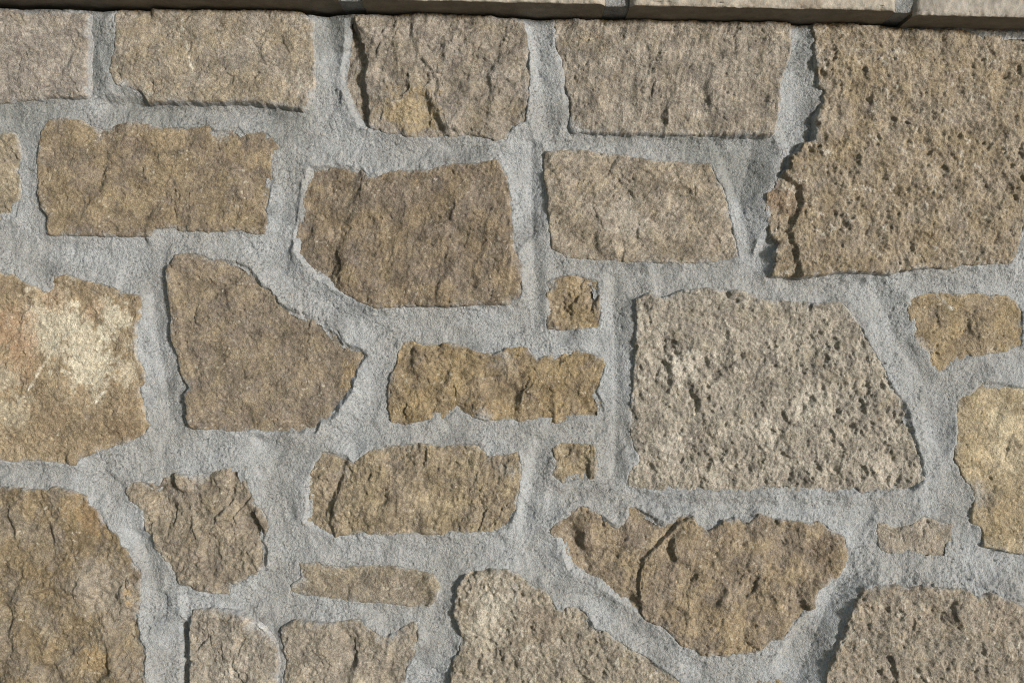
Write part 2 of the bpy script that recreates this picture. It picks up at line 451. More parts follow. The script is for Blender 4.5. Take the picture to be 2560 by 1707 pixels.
stone(T(('C2', '985 840 1020 820 1150 800 1240 800 1330 830 1370 870 1450 930 1520 950 1560 1010 1600 1070 1720 1060 1800 1100 1850 1200 1930 1220 2000 1290 2100 1350 2200 1400 2325 1480 2440 1570 2480 1720 2300 1860 900 1860 870 1700 880 1568 900 1400 950 1350 965 1250 940 1160 905 1100 920 1000 940 900')),
      (141, 126, 100), 15, t='pitted', alt=(154, 138, 110), pit=4.0, fine=1.5, mid=2.4,
      stains=[(T(('C2', '1180 1010'))[0], 60, (186, 172, 142), 0.7), (T(('C2', '1120 1220'))[0], 60, (180, 166, 136), 0.6), (T(('C2', '1500 1150'))[0], 60, (122, 104, 80), 0.6)],
      smear=[(T(('C2', '1300 960'))[0], 20)])
stone(T(('C2', '1560 540 1620 470 1700 410 1780 380 1860 420 1950 480 2030 520 2080 460 2090 390 2130 390 2200 420 2325 490'),
        ('C3', '30 440 90 440 110 510 190 550 290 490 380 460 420 490 480 490 530 430 640 470 760 480 880 490 940 480 1040 560 1110 590 1130 690 1110 760 1070 840 980 890 910 960 900 1050 810 1110 770 1170 690 1260 620 1270 540 1340 500 1370 300 1380 150 1370 0 1300'),
        ('C2', '2325 1190 2200 1140 2120 1070 2000 980 1880 900 1780 860 1690 800 1650 700 1640 600 1570 570')),
      (139, 119, 91), 17, t='rough', alt=(148, 124, 86), pit=0.9, terr=0.3,
      steps=[(T(('F', '1620 1180 1560 1205 1530 1240 1482 1285 1470 1330 1472 1390 1490 1470')), 1, 6.5, 3)],
      smooths=[(T(('C3', '350 620'))[0], 110), (T(('C3', '400 1200'))[0], 120), (T(('C3', '800 800'))[0], 90)],
      cracks=[T(('C3', '480 790 470 900 510 980')), T(('C3', '900 830 820 900 790 980')), T(('C2', '2250 680 2190 760 2170 850 2170 980 2165 1080')), T(('C3', '530 560 600 610 760 650 800 700'))],
      stains=[(T(('C3', '350 1230'))[0], 70, (160, 132, 86), 0.6), (T(('C3', '980 700'))[0], 50, (112, 90, 62), 0.6)])
stone(T(('C3', '1335 500 1400 495 1460 525 1560 515 1610 470 1650 445 1700 460 1750 490 1832 500 1832 600 1818 735 1760 738 1650 735 1560 705 1400 680 1345 640')),
      (154, 138, 112), 10, t='smooth', terr=0.2, tilt=(0.0, 0.0), fac=0.03, low=0.8, mid=0.5, cracks=[T(('C3', '1650 440 1690 520')), T(('C3', '1500 560 1530 640'))])
stone(T(('C3', '1250 930 1350 910 1470 910 1530 930 1650 910 1750 930 1940 940 2000 990 2100 960 2200 1000 2325 1060 2560 1100 2560 1840 980 1840 970 1700 1000 1500 1060 1350 1130 1200 1180 1060 1220 980')),
      (145, 130, 105), 27, t='pitted', alt=(150, 132, 104), pit=3.3, fine=1.4, ang=120,
      smooths=[(T(('C3', '2000 1150'))[0], 70), (T(('C3', '2200 1350'))[0], 60)],
      cracks=[T(('C3', '1800 1130 1880 1200 2000 1330 2120 1440 2250 1560'))])
stone(T(('C3', '370 1575 440 1548 500 1548 560 1565 650 1552 710 1585 730 1860 340 1860')), (150, 124, 82), 8, t='smooth')
stone(T(('F', '650 1440 680 1426 740 1432 820 1425 860 1455 890 1465 930 1440 955 1430 957 1465 950 1500 930 1540 925 1568 915 1640 850 1680 655 1675 652 1568 660 1510 650 1470')),
      (144, 129, 104), 15, t='rough', alt=(154, 138, 112), pit=0.5, smear=[(T(('F', '890 1450'))[0], 26)])
N_SEEN = len(S)

# stones of the same wall beyond the picture ------------------------------
R = random.Random(3)
TONES = [(150, 131, 104), (146, 122, 82), (128, 108, 82), (146, 133, 110), (138, 115, 79), (156, 134, 96), (142, 124, 96)]


def more(x0, x1, z0, z1):
    z = z1
    while z - z0 > 0.09:
        hh = min(R.uniform(0.13, 0.21), z - z0)
        if z - hh - z0 < 0.09:
            hh = z - z0
        x = x0
        while x1 - x > 0.08:
            ww = min(R.uniform(0.16, 0.36), x1 - x)
            if x1 - x - ww < 0.1:
                ww = x1 - x
            g = 0.015
            j = lambda a=0.012: R.uniform(-a, a)
            a, b, c, d = x + g, x + ww - g, z - hh + g, z - g
            pts = [(a + j(), d + j()), ((a + b) / 2 + j(.03), d + j(.006)), (b + j(), d + j()), (b + j(.006), (c + d) / 2 + j()),
                   (b + j(), c + j()), ((a + b) / 2 + j(.03), c + j(.006)), (a + j(), c + j()), (a + j(.006), (c + d) / 2 + j())]
            if d > Z_TOP - 0.03:
                pts = [(p[0], min(p[1], Z_TOP - 0.006)) for p in pts]
            cc = R.choice(TONES)
            S.append(dict(wpts=pts, c=cc, h=R.uniform(9, 18) * 1e-3, t=R.choice(['smooth', 'split', 'rough', 'pitted']), alt=R.choice(TONES)))
            x += ww
        z -= hh


ZB = ZC - 0.5135 - 0.105
more(-XW, -0.868, ZB, Z_TOP)
more(0.868, XW, ZB, Z_TOP)
more(-XW, XW, 0.0, ZB)


def warp(X, Z, a=1.0):
    wx = 0.0013 * a * fbm(X, Z, 0.022, 2, 31) + 0.0011 * a * fbm(X, Z, 0.0080, 3, 41, 0.5)
    wz = 0.0013 * a * fbm(X, Z, 0.022, 2, 57) + 0.0011 * a * fbm(X, Z, 0.0080, 3, 67, 0.5)
    return X + wx * 1.4, Z + wz * 1.4


for i, s in enumerate(S):
    if 'wpts' not in s:
        s['wpts'] = [px2w(p, s['h'] * 0.8) for p in s['pts']]
    a = np.array(s['wpts'])
    s['bb'] = (a[:, 0].min(), a[:, 0].max(), a[:, 1].min(), a[:, 1].max())
    s['seed'] = i * 5 + 11

RES = 0.00128


def w_line(pl, h):
    return [px2w(p, h) for p in pl]


def build_stone(i, s):
    seen = i < N_SEEN
    res = RES if seen else 0.008
    m = 0.006 if seen else 0.012
    x0, x1, z0, z1 = s['bb']
    if seen:   # outside the picture the stone goes on in coarser steps
        def axis(a, b, lo, hi):
            out = [np.arange(max(a, lo), min(b, hi), res)]
            if a < lo:
                out.insert(0, np.arange(a, lo - 0.002, 0.004))
            if b > hi:
                out.append(np.arange(min(b, hi) + 0.002, b + 0.004, 0.004))
            return np.concatenate(out)
        xs = axis(x0 - m, x1 + m, -0.785, 0.785)
        zs = axis(z0 - m, z1 + m, ZC - 0.535, ZC + 0.6)
    else:
        xs, zs = np.arange(x0 - m, x1 + m, res), np.arange(z0 - m, z1 + m, res)
    X, Z = np.meshgrid(xs, zs)
    tx = dict(TX[s['t']])
    tx.update({k: s[k] for k in tx if k in s})
    sd_ = s['seed']
    Xw, Zw = warp(X, Z)
    sd = poly_sdf(Xw, Zw, s['wpts']) + 0.0022
    mm = 1e-3
    h = np.full(X.shape, s['h'])
    cx, cz = (x0 + x1) / 2, (z0 + z1) / 2
    rr = random.Random(sd_)
    tl = s.get('tilt', (rr.uniform(-.035, .035), rr.uniform(-.035, .035)))
    h += tl[0] * (X - cx) + tl[1] * (Z - cz)
    h += tx['low'] * mm * fbm(X, Z, 0.085, 2, sd_)
    h += tx['mid'] * mm * fbm(X, Z, 0.028, 3, sd_ + 4, 0.5)
    wx, wz = X + 0.006 * fbm(X, Z, 0.03, 2, sd_ + 71), Z + 0.006 * fbm(X, Z, 0.03, 2, sd_ + 73)
    h += tx['fac'] * (0.050 * facets(wx, wz * 0.7, 0.042, sd_ + 75, 10) + 0.014 * facets(wx, wz * 0.8, 0.017, sd_ + 76, 10) + 0.009 * facets(wx, wz, 0.008, sd_ + 77, 8))
    h_low = h.copy()
    # conchoidal terraces
    t = fbm(X, Z, 0.05, 4, sd_ + 1, 0.55) * 4.0
    ft = t - np.floor(t)
    h += tx['terr'] * mm * (np.floor(t) + sstep(0.72, 1.0, ft) - 0.25 * ft)
    # striation along a direction
    an = math.radians(tx['ang'] + rr.uniform(-12, 12))
    U = X * math.cos(an) + Z * math.sin(an)
    V = -X * math.sin(an) + Z * math.cos(an)
    U2 = U + 0.004 * perlin(X / 0.02, Z / 0.02, sd_ + 5)
    V2 = V + 0.003 * perlin(X / 0.025, Z / 0.025, sd_ + 6)
    stri = perlin(U2 / 0.03, V2 / 0.006, sd_ + 2) + 0.6 * perlin(U2 / 0.013, V2 / 0.003, sd_ + 3)
    h += tx['stri'] * mm * stri
    fine = fbm(X, Z, 0.0075, 3, sd_ + 7, 0.6)
    h += tx['fine'] * mm * fine * 1.6
    pit = np.zeros(X.shape)
    if tx['pit'] > 0:
        q = fbm(U2 * 0.75, V2, 0.0095, 3, sd_ + 9, 0.55)
        q2 = fbm(U2 * 0.7, V2, 0.019, 2, sd_ + 12)
        pit = 0.65 * sstep(-0.05, 0.40, q) + 0.9 * sstep(0.0, 0.45, q2)
        lowm = sstep(-0.45, 0.05, fbm(X, Z, 0.07, 2, sd_ + 14))
        if s['t'] != 'pitted':
            lowm = sstep(-0.2, 0.3, fbm(X, Z, 0.07, 2, sd_ + 14))
        pit = pit * (0.2 + 0.8 * lowm) * (0.6 + 0.7 * sstep(-0.3, 0.4, fbm(X, Z, 0.025, 2, sd_ + 16)))
        for (p, r) in s.get('smooths', []):
            a, b = px2w(p, s['h'])
            dd = np.hypot(X - a, Z - b) / (r * PX) + 0.5 * fbm(X, Z, 0.03, 2, sd_ + 15)
            pit = pit * sstep(0.65, 1.05, dd)
        h -= tx['pit'] * mm * pit
        h += 0.22 * tx['pit'] * mm * q + 0.24 * tx['pit'] * mm * fbm(X, Z, 0.0055, 2, sd_ + 10)
    # steps: (line, lower side, depth mm, width mm)
    stepm = np.zeros(X.shape)
    for (pl, side, dep, wid) in s.get('steps', []):
        d, sg = line_dist(Xw + 0.0015 * perlin(X / 0.012, Z / 0.012, sd_ + 21), Zw, w_line(pl, s['h']))
        f = sstep(0, wid * mm, d * -sg * side)
        h -= dep * mm * f
    for (pl, wid, dep) in s.get('valleys', []):
        d, sg = line_dist(Xw, Zw, w_line(pl, s['h']))
        h -= dep * mm * np.exp(-(d / (wid * mm)) ** 2)
    for pl in s.get('cracks', []):
        d, sg = line_dist(Xw, Zw, w_line(pl, s['h']))
        w = 0.0013 * (0.7 + 0.6 * fbm(X, Z, 0.012, 1, sd_ + 22))
        h -= 2.8 * mm * np.exp(-(d / w) ** 2) * sstep(-0.35, 0.25, fbm(X, Z, 0.016, 2, sd_ + 23))
        h -= 0.6 * mm * np.exp(-d / 0.006) * (sg > 0)
    # a few random nicks
    ck = np.abs(fbm(X * 0.6 + Z * 0.4, Z, 0.035, 3, sd_ + 25))
    nick = (1 - sstep(0.0, 0.035, ck)) * sstep(0.12, 0.35, fbm(X, Z, 0.02, 2, sd_ + 26))
    h -= 0.25 * mm * nick
    # short dashes left by the splitting
    da = math.radians(rr.uniform(-50, -20))
    du, dv = X * math.cos(da) + Z * math.sin(da), -X * math.sin(da) + Z * math.cos(da)
    dash = sstep(0.30, 0.52, perlin(du / 0.011, dv / 0.0034, sd_ + 27)) * sstep(-0.1, 0.3, fbm(X, Z, 0.03, 2, sd_ + 28))
    h -= 0.9 * mm * dash
    pore = sstep(0.40, 0.52, perlin((0.8 * X - 0.6 * Z) / 0.0062, (0.6 * X + 0.8 * Z) / 0.0050, sd_ + 29)) * sstep(-0.25, 0.25, fbm(X, Z, 0.035, 2, sd_ + 90))
    h -= (0.0 if s['t'] == 'pitted' else 1.5) * mm * pore
    # chipped ledges: a sharp lip that runs out on the low side
    for q in range({'smooth': 4, 'split': 7, 'rough': 10, 'pitted': 4}[s['t']] if seen else 0):
        px_, pz_ = rr.uniform(x0, x1), rr.uniform(z0, z1)
        th = math.radians(rr.gauss(-95, 28))
        ln = rr.uniform(0.018, 0.06)
        pl = [(px_, pz_)]
        for k in range(4):
            th2 = th + rr.uniform(-0.6, 0.6)
            pl.append((pl[-1][0] + math.cos(th2) * ln / 4, pl[-1][1] + math.sin(th2) * ln / 4))
        bx0, bx1 = min(p[0] for p in pl) - 0.03, max(p[0] for p in pl) + 0.03
        bz0, bz1 = min(p[1] for p in pl) - 0.03, max(p[1] for p in pl) + 0.03
        ia, ib = np.searchsorted(xs, [bx0, bx1])
        ja, jb = np.searchsorted(zs, [bz0, bz1])
        if ib - ia < 3 or jb - ja < 3:
            continue
        wnd = (slice(ja, jb), slice(ia, ib))
        jx = 0.0016 * perlin(X[wnd] / 0.009, Z[wnd] / 0.009, sd_ + 95) + 0.0008 * perlin(X[wnd] / 0.0035, Z[wnd] / 0.0035, sd_ + 96)
        d, sg = line_dist(X[wnd] + jx, Z[wnd] + jx * 0.5, pl)
        e0 = np.hypot(X[wnd] - pl[0][0], Z[wnd] - pl[0][1])
        e1 = np.hypot(X[wnd] - pl[-1][0], Z[wnd] - pl[-1][1])
        f = sstep(0, 0.0016, -d * sg) * np.exp(-d / rr.uniform(0.006, 0.013)) * sstep(0.0, ln * 0.3, e0) * sstep(0.0, ln * 0.3, e1)
        h[wnd] -= rr.uniform(1.0, 2.6) * mm * f * (1.7 if s['t'] == 'rough' else 1.1)
    calc = 0
    if s['t'] == 'pitted':
        calc = sstep(0.14, 0.34, fbm(X, Z, 0.013, 4, sd_ + 81, 0.65)) * sstep(-0.2, 0.3, fbm(X, Z, 0.05, 2, sd_ + 82))
        h += 1.1 * mm * calc
    # the edge
    r = (4.5 + 2.0 * perlin(X / 0.03, Z / 0.03, sd_ + 30)) * mm
    k = np.clip(1 - sd / r, 0, 1)
    ed = 0.30 * s['h'] * s.get('edge', 1.0)
    h -= ed * (1 - np.sqrt(np.clip(1 - k * k, 0, 1)))
    chip = sstep(0.1, 0.5, fbm(X, Z, 0.014, 2, sd_ + 33)) * np.exp(-np.clip(sd, 0, 1) / 0.004)
    h -= min(2.2 * mm, 0.16 * s['h']) * chip
    side = h_low - ed + 0.5 * mm * fbm(X, Z, 0.006, 2, sd_ + 34)
    e = sstep(-0.002, 0.002, sd)
    h = h * e + np.minimum(h + 1e-3, side) * (1 - e)
    h = np.where(sd < 0, h + sd * 4.0, h)
    h = np.maximum(h, -0.02)
    # ---- colour
    base, alt = lin(s['c']), lin(s.get('alt', s['c']))
    n1 = sstep(-0.35, 0.35, fbm(X, Z, 0.055, 4, sd_ + 40, 0.6))[..., None]
    C = base * (1 - n1) + alt * n1
    n2 = fbm(X, Z, 0.013, 4, sd_ + 44, 0.65)
    pat = 0.5 + 0.9 * sstep(-0.3, 0.4, fbm(X, Z, 0.035, 2, sd_ + 47))
    C = C * np.clip(0.90 + 0.38 * n2 + 0.45 * fbm(X, Z, 0.032, 3, sd_ + 45) + 0.20 * stri * min(1.0, tx['stri'] * 2) + 0.32 * pat * fbm(X, Z, 0.0045, 2, sd_ + 46), 0.35, 1.8)[..., None]
    och = sstep(0.05, 0.5, fbm(X, Z, 0.03, 3, sd_ + 48, 0.6))[..., None]
    C = C * (1 - 0.24 * och) + 0.24 * och * lin((150, 128, 80)) * (1 + 0.2 * n2)[..., None]
    grey = sstep(0.1, 0.55, fbm(X, Z, 0.024, 3, sd_ + 52, 0.6))[..., None]
    C = C * (1 - 0.4 * grey) + 0.4 * grey * lin((116, 103, 90)) * (1 + 0.3 * n2)[..., None]
    for (p, rad, c, st) in s.get('stains', []):
        a, b = px2w(p, s['h'])
        dd = np.hypot(X - a, Z - b) / (rad * PX) + 0.75 * fbm(X, Z, 0.028, 3, sd_ + 56, 0.6) + 0.95 * fbm(X, Z, 0.010, 4, sd_ + 57, 0.7)
        w = (0.9 * st * (1 - sstep(0.4, 1.05, dd)))[..., None]
        C = C * (1 - w) + w * lin(c, 0.66) * (1 + 0.25 * n2)[..., None]
    for pl in s.get('veins', []):
        d, sg = line_dist(Xw, Zw, w_line(pl, s['h']))
        w = (0.95 * np.exp(-(d / 0.0022) ** 2) * sstep(-0.3, 0.3, fbm(X, Z, 0.01, 2, sd_ + 58)))[..., None]
        C = C * (1 - w) + w * lin((206, 192, 160))
    sp = sstep(0.34, 0.5, fbm(X, Z, 0.006, 2, sd_ + 60)) * sstep(-0.1, 0.4, fbm(X, Z, 0.04, 2, sd_ + 61))
    w = (0.55 * s.get('speck', 1.0) * sp)[..., None]
    C = C * (1 - w) + w * lin((198, 182, 150))
    if s['t'] == 'pitted':
        w = (0.6 * calc)[..., None]
        C = C * (1 - w) + w * lin((192, 178, 150))
    dk = sstep(0.36, 0.52, fbm(X, Z, 0.005, 2, sd_ + 63))[..., None] * 0.35
    C = C * (1 - dk) + dk * lin((84, 68, 46))
    # cement film left by the trowel
    film = np.zeros(X.shape)
    for (p, rad) in s.get('smear', []):
        a, b = px2w(p, s['h'])
        dd = 0.75 * np.hypot(X - a, Z - b) / (rad * PX) + 1.7 * fbm(X, Z, 0.03, 5, sd_ + 66, 0.68)
        film = np.maximum(film, 0.75 * (1 - sstep(0.35, 0.9, dd)) * np.exp(-np.clip(sd, 0, 1) / 0.014))
    ef = np.exp(-np.clip(sd, 0, 1) / 0.0035) * sstep(-0.1, 0.35, fbm(X, Z, 0.018, 3, sd_ + 68))
    film = np.maximum(film, 0.7 * ef)
    film = np.where(sd < 0, np.maximum(film, 0.55), film)[..., None]
    C = C * (1 - film) + film * lin((158, 160, 156))
    hq = np.maximum.reduce([h[:-1, :-1], h[1:, :-1], h[:-1, 1:], h[1:, 1:]])
    sq = np.maximum.reduce([sd[:-1, :-1], sd[1:, :-1], sd[:-1, 1:], sd[1:, 1:]])
    keep = (sq > -0.0055) if seen else (sq > -0.012)
    return sheet('stone', X, -h, Z, keep, C * ALB * 1.13, M_STONE, wall)


LABELS = {0: 'pinkish grey stone in the top row cut by the left edge', 1: 'long buff stone of the top row with a thin white vein', 2: 'stone of the top row with a dark broken left facet',
          3: 'wide smooth grey beige stone of the top row', 4: 'largest stone at the upper right, buff and deeply pitted', 7: 'dark brown stone with a flaked right edge',
          8: 'pale beige four sided stone left of the pitted upper right stone', 9: 'small square stone between the pale stone and the big grey one', 10: 'ochre stone at the left edge with cream and rust patches',
          11: 'smooth brown five sided stone beside the cream patched one', 12: 'long low ochre stone in the middle of the wall', 13: 'big grey rough stone right of the middle with pale flecks',
          15: 'yellowish stone at the right edge', 16: 'small jagged grey brown stone', 18: 'smallest square brown stone', 19: 'large ochre brown stone in the lower left corner',
          20: 'thin low sliver of beige stone', 21: 'pale square stone at the bottom with a black gap on its left', 27: 'beige stone at the bottom under the thin sliver', 22: 'coarse pitted stone at the bottom middle', 23: 'wide brown stone with a stepped break across it',
          24: 'tiny pale stone nearly buried in cement', 25: 'pitted stone in the lower right corner'}
for i, s in enumerate(S):
    s['ob'] = build_stone(i, s)
    if i in LABELS:
        s['ob']['label'] = LABELS[i]

# ------------------------------------------------------------------ mortar
def spread(lo, hi, step):
    return np.linspace(lo, hi, max(2, int(round((hi - lo) / step)) + 1))


xs = np.concatenate([spread(-XW, -0.79, 0.012)[:-1], np.arange(-0.79, 0.79, RES), spread(0.79, XW, 0.012)])
zs = np.concatenate([spread(0.0, ZC - 0.535, 0.012)[:-1], np.arange(ZC - 0.535, Z_TOP - 0.001, RES)])
X, Z = np.meshgrid(xs, zs)
Xw, Zw = warp(X, Z)
mm = 1e-3
lowm = fbm(X, Z, 0.06, 2, 301)
mj = 2.2 * mm + 3.4 * mm * lowm
Mh = mj.copy()
SD = np.full(X.shape, -1.0)
collar_n = 0.87 + 0.42 * fbm(X, Z, 0.035, 3, 305) + 0.22 * fbm(X, Z, 0.009, 3, 307, 0.6)
# how high the cement climbs each stone's edge, and over what width
COLLAR = {0: (0.75, .016), 1: (0.62, .016), 2: (0.75, .016), 3: (0.62, .014), 4: (0.72, .020), 21: (0.55, .014), 25: (0.92, .042), 13: (0.98, .024)}
for i, s in enumerate(S):
    x0, x1, z0, z1 = s['bb']
    pad = 0.09
    a, b = np.searchsorted(xs, [x0 - pad, x1 + pad])
    c, d = np.searchsorted(zs, [z0 - pad, z1 + pad])
    if b <= a or d <= c:
        continue
    w = (slice(c, d), slice(a, b))
    sd = poly_sdf(Xw[w], Zw[w], s['wpts']) + 0.0022
    SD[w] = np.maximum(SD[w], sd)
    rr = random.Random(i * 7 + 1)
    ch = s['h'] * COLLAR.get(i, (rr.uniform(0.82, 1.0), 0))[0]
    cw = COLLAR.get(i, (0, 0.016))[1]
    out = np.clip(-sd, 0, 1)
    m = mj[w] + (ch * collar_n[w] - mj[w]) * np.exp(-(out / cw) ** 1.2)
    m = np.where(sd > 0, m - 1.0 * sd, m)
    Mh[w] = np.maximum(Mh[w], m)

# tool marks: (line, width mm, depth mm)
GROOVES = [
    (T(('F', '1225 330 1225 420 1228 520 1232 600 1240 680 1250 730')), 4, 2.4),
    (T(('F', '1412 640 1420 720 1424 800 1422 900 1425 1000 1420 1080')), 6, 3.0),
    (T(('F', '1240 1010 1245 1060 1235 1130 1215 1220 1205 1290')), 4, 2.6),
    (T(('F', '2010 650 2040 700 2070 760 2100 810 2130 860')), 9, 4.5),
    (T(('F', '600 1020 660 1060 700 1110')), 8, 3.5),
    (T(('F', '320 1230 360 1290 400 1350 420 1400')), 7, 4),
    (T(('F', '1250 330 1350 330 1500 325 1650 330 1740 360')), 6, 2.5),
    (T(('F', '250 240 350 250 500 262 640 272')), 8, 2.5),
    (T(('F', '100 560 250 585 380 580')), 9, 2.0),
    (T(('F', '1770 640 1850 660 1930 680')), 8, 2.5),
    (T(('F', '1450 1130 1550 1150 1800 1160 2000 1165')), 7, 2.5),
    (T(('F', '350 720 370 800 395 900 410 970')), 6, 2.0),
    (T(('F', '1720 380 1738 430 1742 500 1740 580')), 13, 7.0),
    (T(('F', '428 1420 428 1500 428 1600')), 6, 9.0),
    (T(('F', '222 40 222 120 215 200')), 14, 5.0),
    (T(('F', '0 245 120 240 250 235 400 250 620 262')), 12, 3.5),
    (T(('F', '1275 100 1282 160 1295 230 1300 290')), 8, 5.0),
    (T(('F', '750 50 770 120 780 220')), 12, 3.0),
    (T(('F', '690 430 680 500 672 560')), 6, 3.0),
    (T(('F', '395 620 400 720 420 850 438 960')), 4, 2.5),
]
for pl, wd, dp in GROOVES:
    lp = [px2w(p) for p in pl]
    a = np.array(lp)
    i0, i1 = np.searchsorted(xs, [a[:, 0].min() - .03, a[:, 0].max() + .03])
    j0, j1 = np.searchsorted(zs, [a[:, 1].min() - .03, a[:, 1].max() + .03])
    w = (slice(j0, j1), slice(i0, i1))
    d, sg = line_dist(Xw[w], Zw[w], lp)
    Mh[w] -= 1.25 * dp * mm * np.exp(-(d / (wd * mm)) ** 2) * (0.8 + 0.6 * lowm[w])
# places where the trowel left a slope: outline, high point and its height, low point and its height (mm)
SLOPES = [
    (T(('C3', '1160 830 1215 850 1225 960 1190 1080 1130 1200 1070 1340 1010 1480 990 1640 700 1640 640 1450 760 1250 900 1080 980 940 1060 870')), T(('C3', '1165 1225 975 1145')), 22, -3),
    (T(('F', '1640 330 1780 320 1800 350 1768 430 1768 520 1730 580 1700 500 1665 400')), T(('F', '1774 440 1712 425')), 14, -3),
    (T(('F', '198 40 262 40 240 120 250 180 280 225 198 225')), T(('F', '252 120 204 120')), 9, -2),
    (T(('F', '2000 645 2085 675 2105 780 2155 860 2120 870 2055 790')), T(('F', '2100 740 2040 765')), 8, -3),
    (T(('F', '1398 640 1462 690 1452 900 1442 1115 1402 1105 1412 900')), T(('F', '1452 880 1412 880')), 9, 0),
    (T(('F', '1212 330 1250 335 1260 560 1262 745 1232 745 1222 560')), T(('F', '1256 500 1222 500')), 8, 0),
    (T(('F', '1232 1005 1275 1020 1266 1110 1228 1250 1195 1300 1200 1200')), T(('F', '1264 1100 1218 1090')), 7, -1),
    (T(('F', '590 1005 735 1035 705 1120 692 1185 640 1100')), T(('F', '715 1100 640 1060')), 9, -1),
    (T(('F', '305 1215 360 1245 425 1360 432 1425 405 1410 350 1320')), T(('F', '405 1325 350 1335')), 9, -1),
    (T(('F', '340 650 395 640 425 850 440 970 400 980 375 850')), T(('F', '415 820 370 825')), 7, 0),
    (T(('F', '1215 60 1275 60 1290 160 1310 290 1280 320 1240 200')), T(('F', '1284 180 1225 180')), 9, 0),
]
for pl, ab, h0, h1 in SLOPES:
    lp = [px2w(p) for p in pl]
    a = np.array(lp)
    i0, i1 = np.searchsorted(xs, [a[:, 0].min() - .02, a[:, 0].max() + .02])
    j0, j1 = np.searchsorted(zs, [a[:, 1].min() - .02, a[:, 1].max() + .02])
    w = (slice(j0, j1), slice(i0, i1))
    wt = sstep(-0.010, 0.009, poly_sdf(Xw[w], Zw[w], lp))
    (ax, az), (bx, bz) = px2w(ab[0]), px2w(ab[1])
    L2 = (bx - ax) ** 2 + (bz - az) ** 2
    t = np.clip(((X[w] - ax) * (bx - ax) + (Z[w] - az) * (bz - az)) / L2, -0.1, 1.05)
    Mh[w] = Mh[w] * (1 - wt) + wt * (h0 + (h1 - h0) * t + 1.2 * lowm[w]) * mm
# trowel ripples and sand
n_mid = fbm(X, Z, 0.014, 3, 311)
Mh += 0.9 * mm * n_mid
fwx, fwz = X + 0.006 * fbm(X, Z, 0.03, 2, 312), Z + 0.006 * fbm(X, Z, 0.03, 2, 313)
Mh += 0.065 * (0.045 * facets(fwx, fwz, 0.045, 314, 12) + 0.016 * facets(fwx, fwz, 0.018, 316, 10))
dirn = fbm(X, Z, 0.2, 1, 315)
Xr, Zr = 0.906 * X - 0.423 * Z, 0.423 * X + 0.906 * Z
Xq, Zq = 0.94 * X + 0.34 * Z, -0.34 * X + 0.94 * Z
Xb, Zb = X + 0.003 * perlin(X / 0.03, Z / 0.03, 318), Z + 0.003 * perlin(X / 0.03, Z / 0.03, 319)
hs = perlin((Xb + 0.12 * Zb) / 0.026, (Zb - 0.12 * Xb) / 0.0036, 320)
vs = perlin((Xb + 0.10 * Zb) / 0.0036, (Zb - 0.10 * Xb) / 0.026, 321)
wv = sstep(-0.15, 0.1, dirn)
Mh += 0.32 * mm * (hs * (1 - wv) + vs * wv)
sand = 0.7 * perlin(Xr / 0.0042, Zr / 0.0042, 330) + perlin(Xq / 0.0028, Zq / 0.0028, 331)
rough_m = 0.55 + 0.75 * sstep(-0.3, 0.4, fbm(X, Z, 0.05, 3, 333))
Mh += 0.38 * mm * sand * rough_m
hole = sstep(0.40, 0.58, perlin(Xr / 0.0060, Zr / 0.0060, 340)) * rough_m
Mh -= 1.0 * mm * hole
# colour of the cement
base = lin((167, 168, 164))
warmc = lin((160, 158, 150))
n1 = sstep(-0.3, 0.4, fbm(X, Z, 0.12, 3, 350))[..., None]
C = base * n1 + warmc * (1 - n1)
n2 = fbm(X, Z, 0.018, 4, 355, 0.6)
C = C * (1 + 0.14 * n2)[..., None]
damp = sstep(0.1, 0.55, fbm(X, Z, 0.07, 4, 360))[..., None]
C = C * (1 - 0.28 * damp)
# shade of the dimmer joints painted into the cement colour, slightly greener
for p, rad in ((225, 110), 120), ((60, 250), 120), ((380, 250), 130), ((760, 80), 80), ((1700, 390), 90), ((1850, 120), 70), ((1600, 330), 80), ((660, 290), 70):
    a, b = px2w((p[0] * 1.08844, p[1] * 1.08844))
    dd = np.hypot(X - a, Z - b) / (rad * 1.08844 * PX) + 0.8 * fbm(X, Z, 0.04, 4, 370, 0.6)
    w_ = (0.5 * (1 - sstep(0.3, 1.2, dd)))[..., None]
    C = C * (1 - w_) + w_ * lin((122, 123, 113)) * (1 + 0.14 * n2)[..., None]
gr = sstep(0.30, 0.50, perlin(Xq / 0.0034, Zq / 0.0034, 365))[..., None]
C = C * (1 - 0.38 * gr * rough_m[..., None])
sq = np.minimum.reduce([SD[:-1, :-1], SD[1:, :-1], SD[:-1, 1:], SD[1:, 1:]])
keep = sq < 0.009
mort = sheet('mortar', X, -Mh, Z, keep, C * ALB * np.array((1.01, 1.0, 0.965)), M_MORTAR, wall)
mort['label'] = 'grey trowelled cement joints between the stones'

# the body of the wall behind the face
bv = np.array([(x, y, z) for z in (0.0, Z_TOP - 0.004) for y in (0.026, 0.42) for x in (-XW, XW)], float)
bq = np.array([[0, 2, 3, 1], [4, 5, 7, 6], [0, 1, 5, 4], [2, 6, 7, 3], [0, 4, 6, 2], [1, 3, 7, 5]])
mesh_from('wall_core', bv, bq, np.tile(lin((150, 148, 140)), (8, 1)), M_MORTAR, wall, smooth=False)


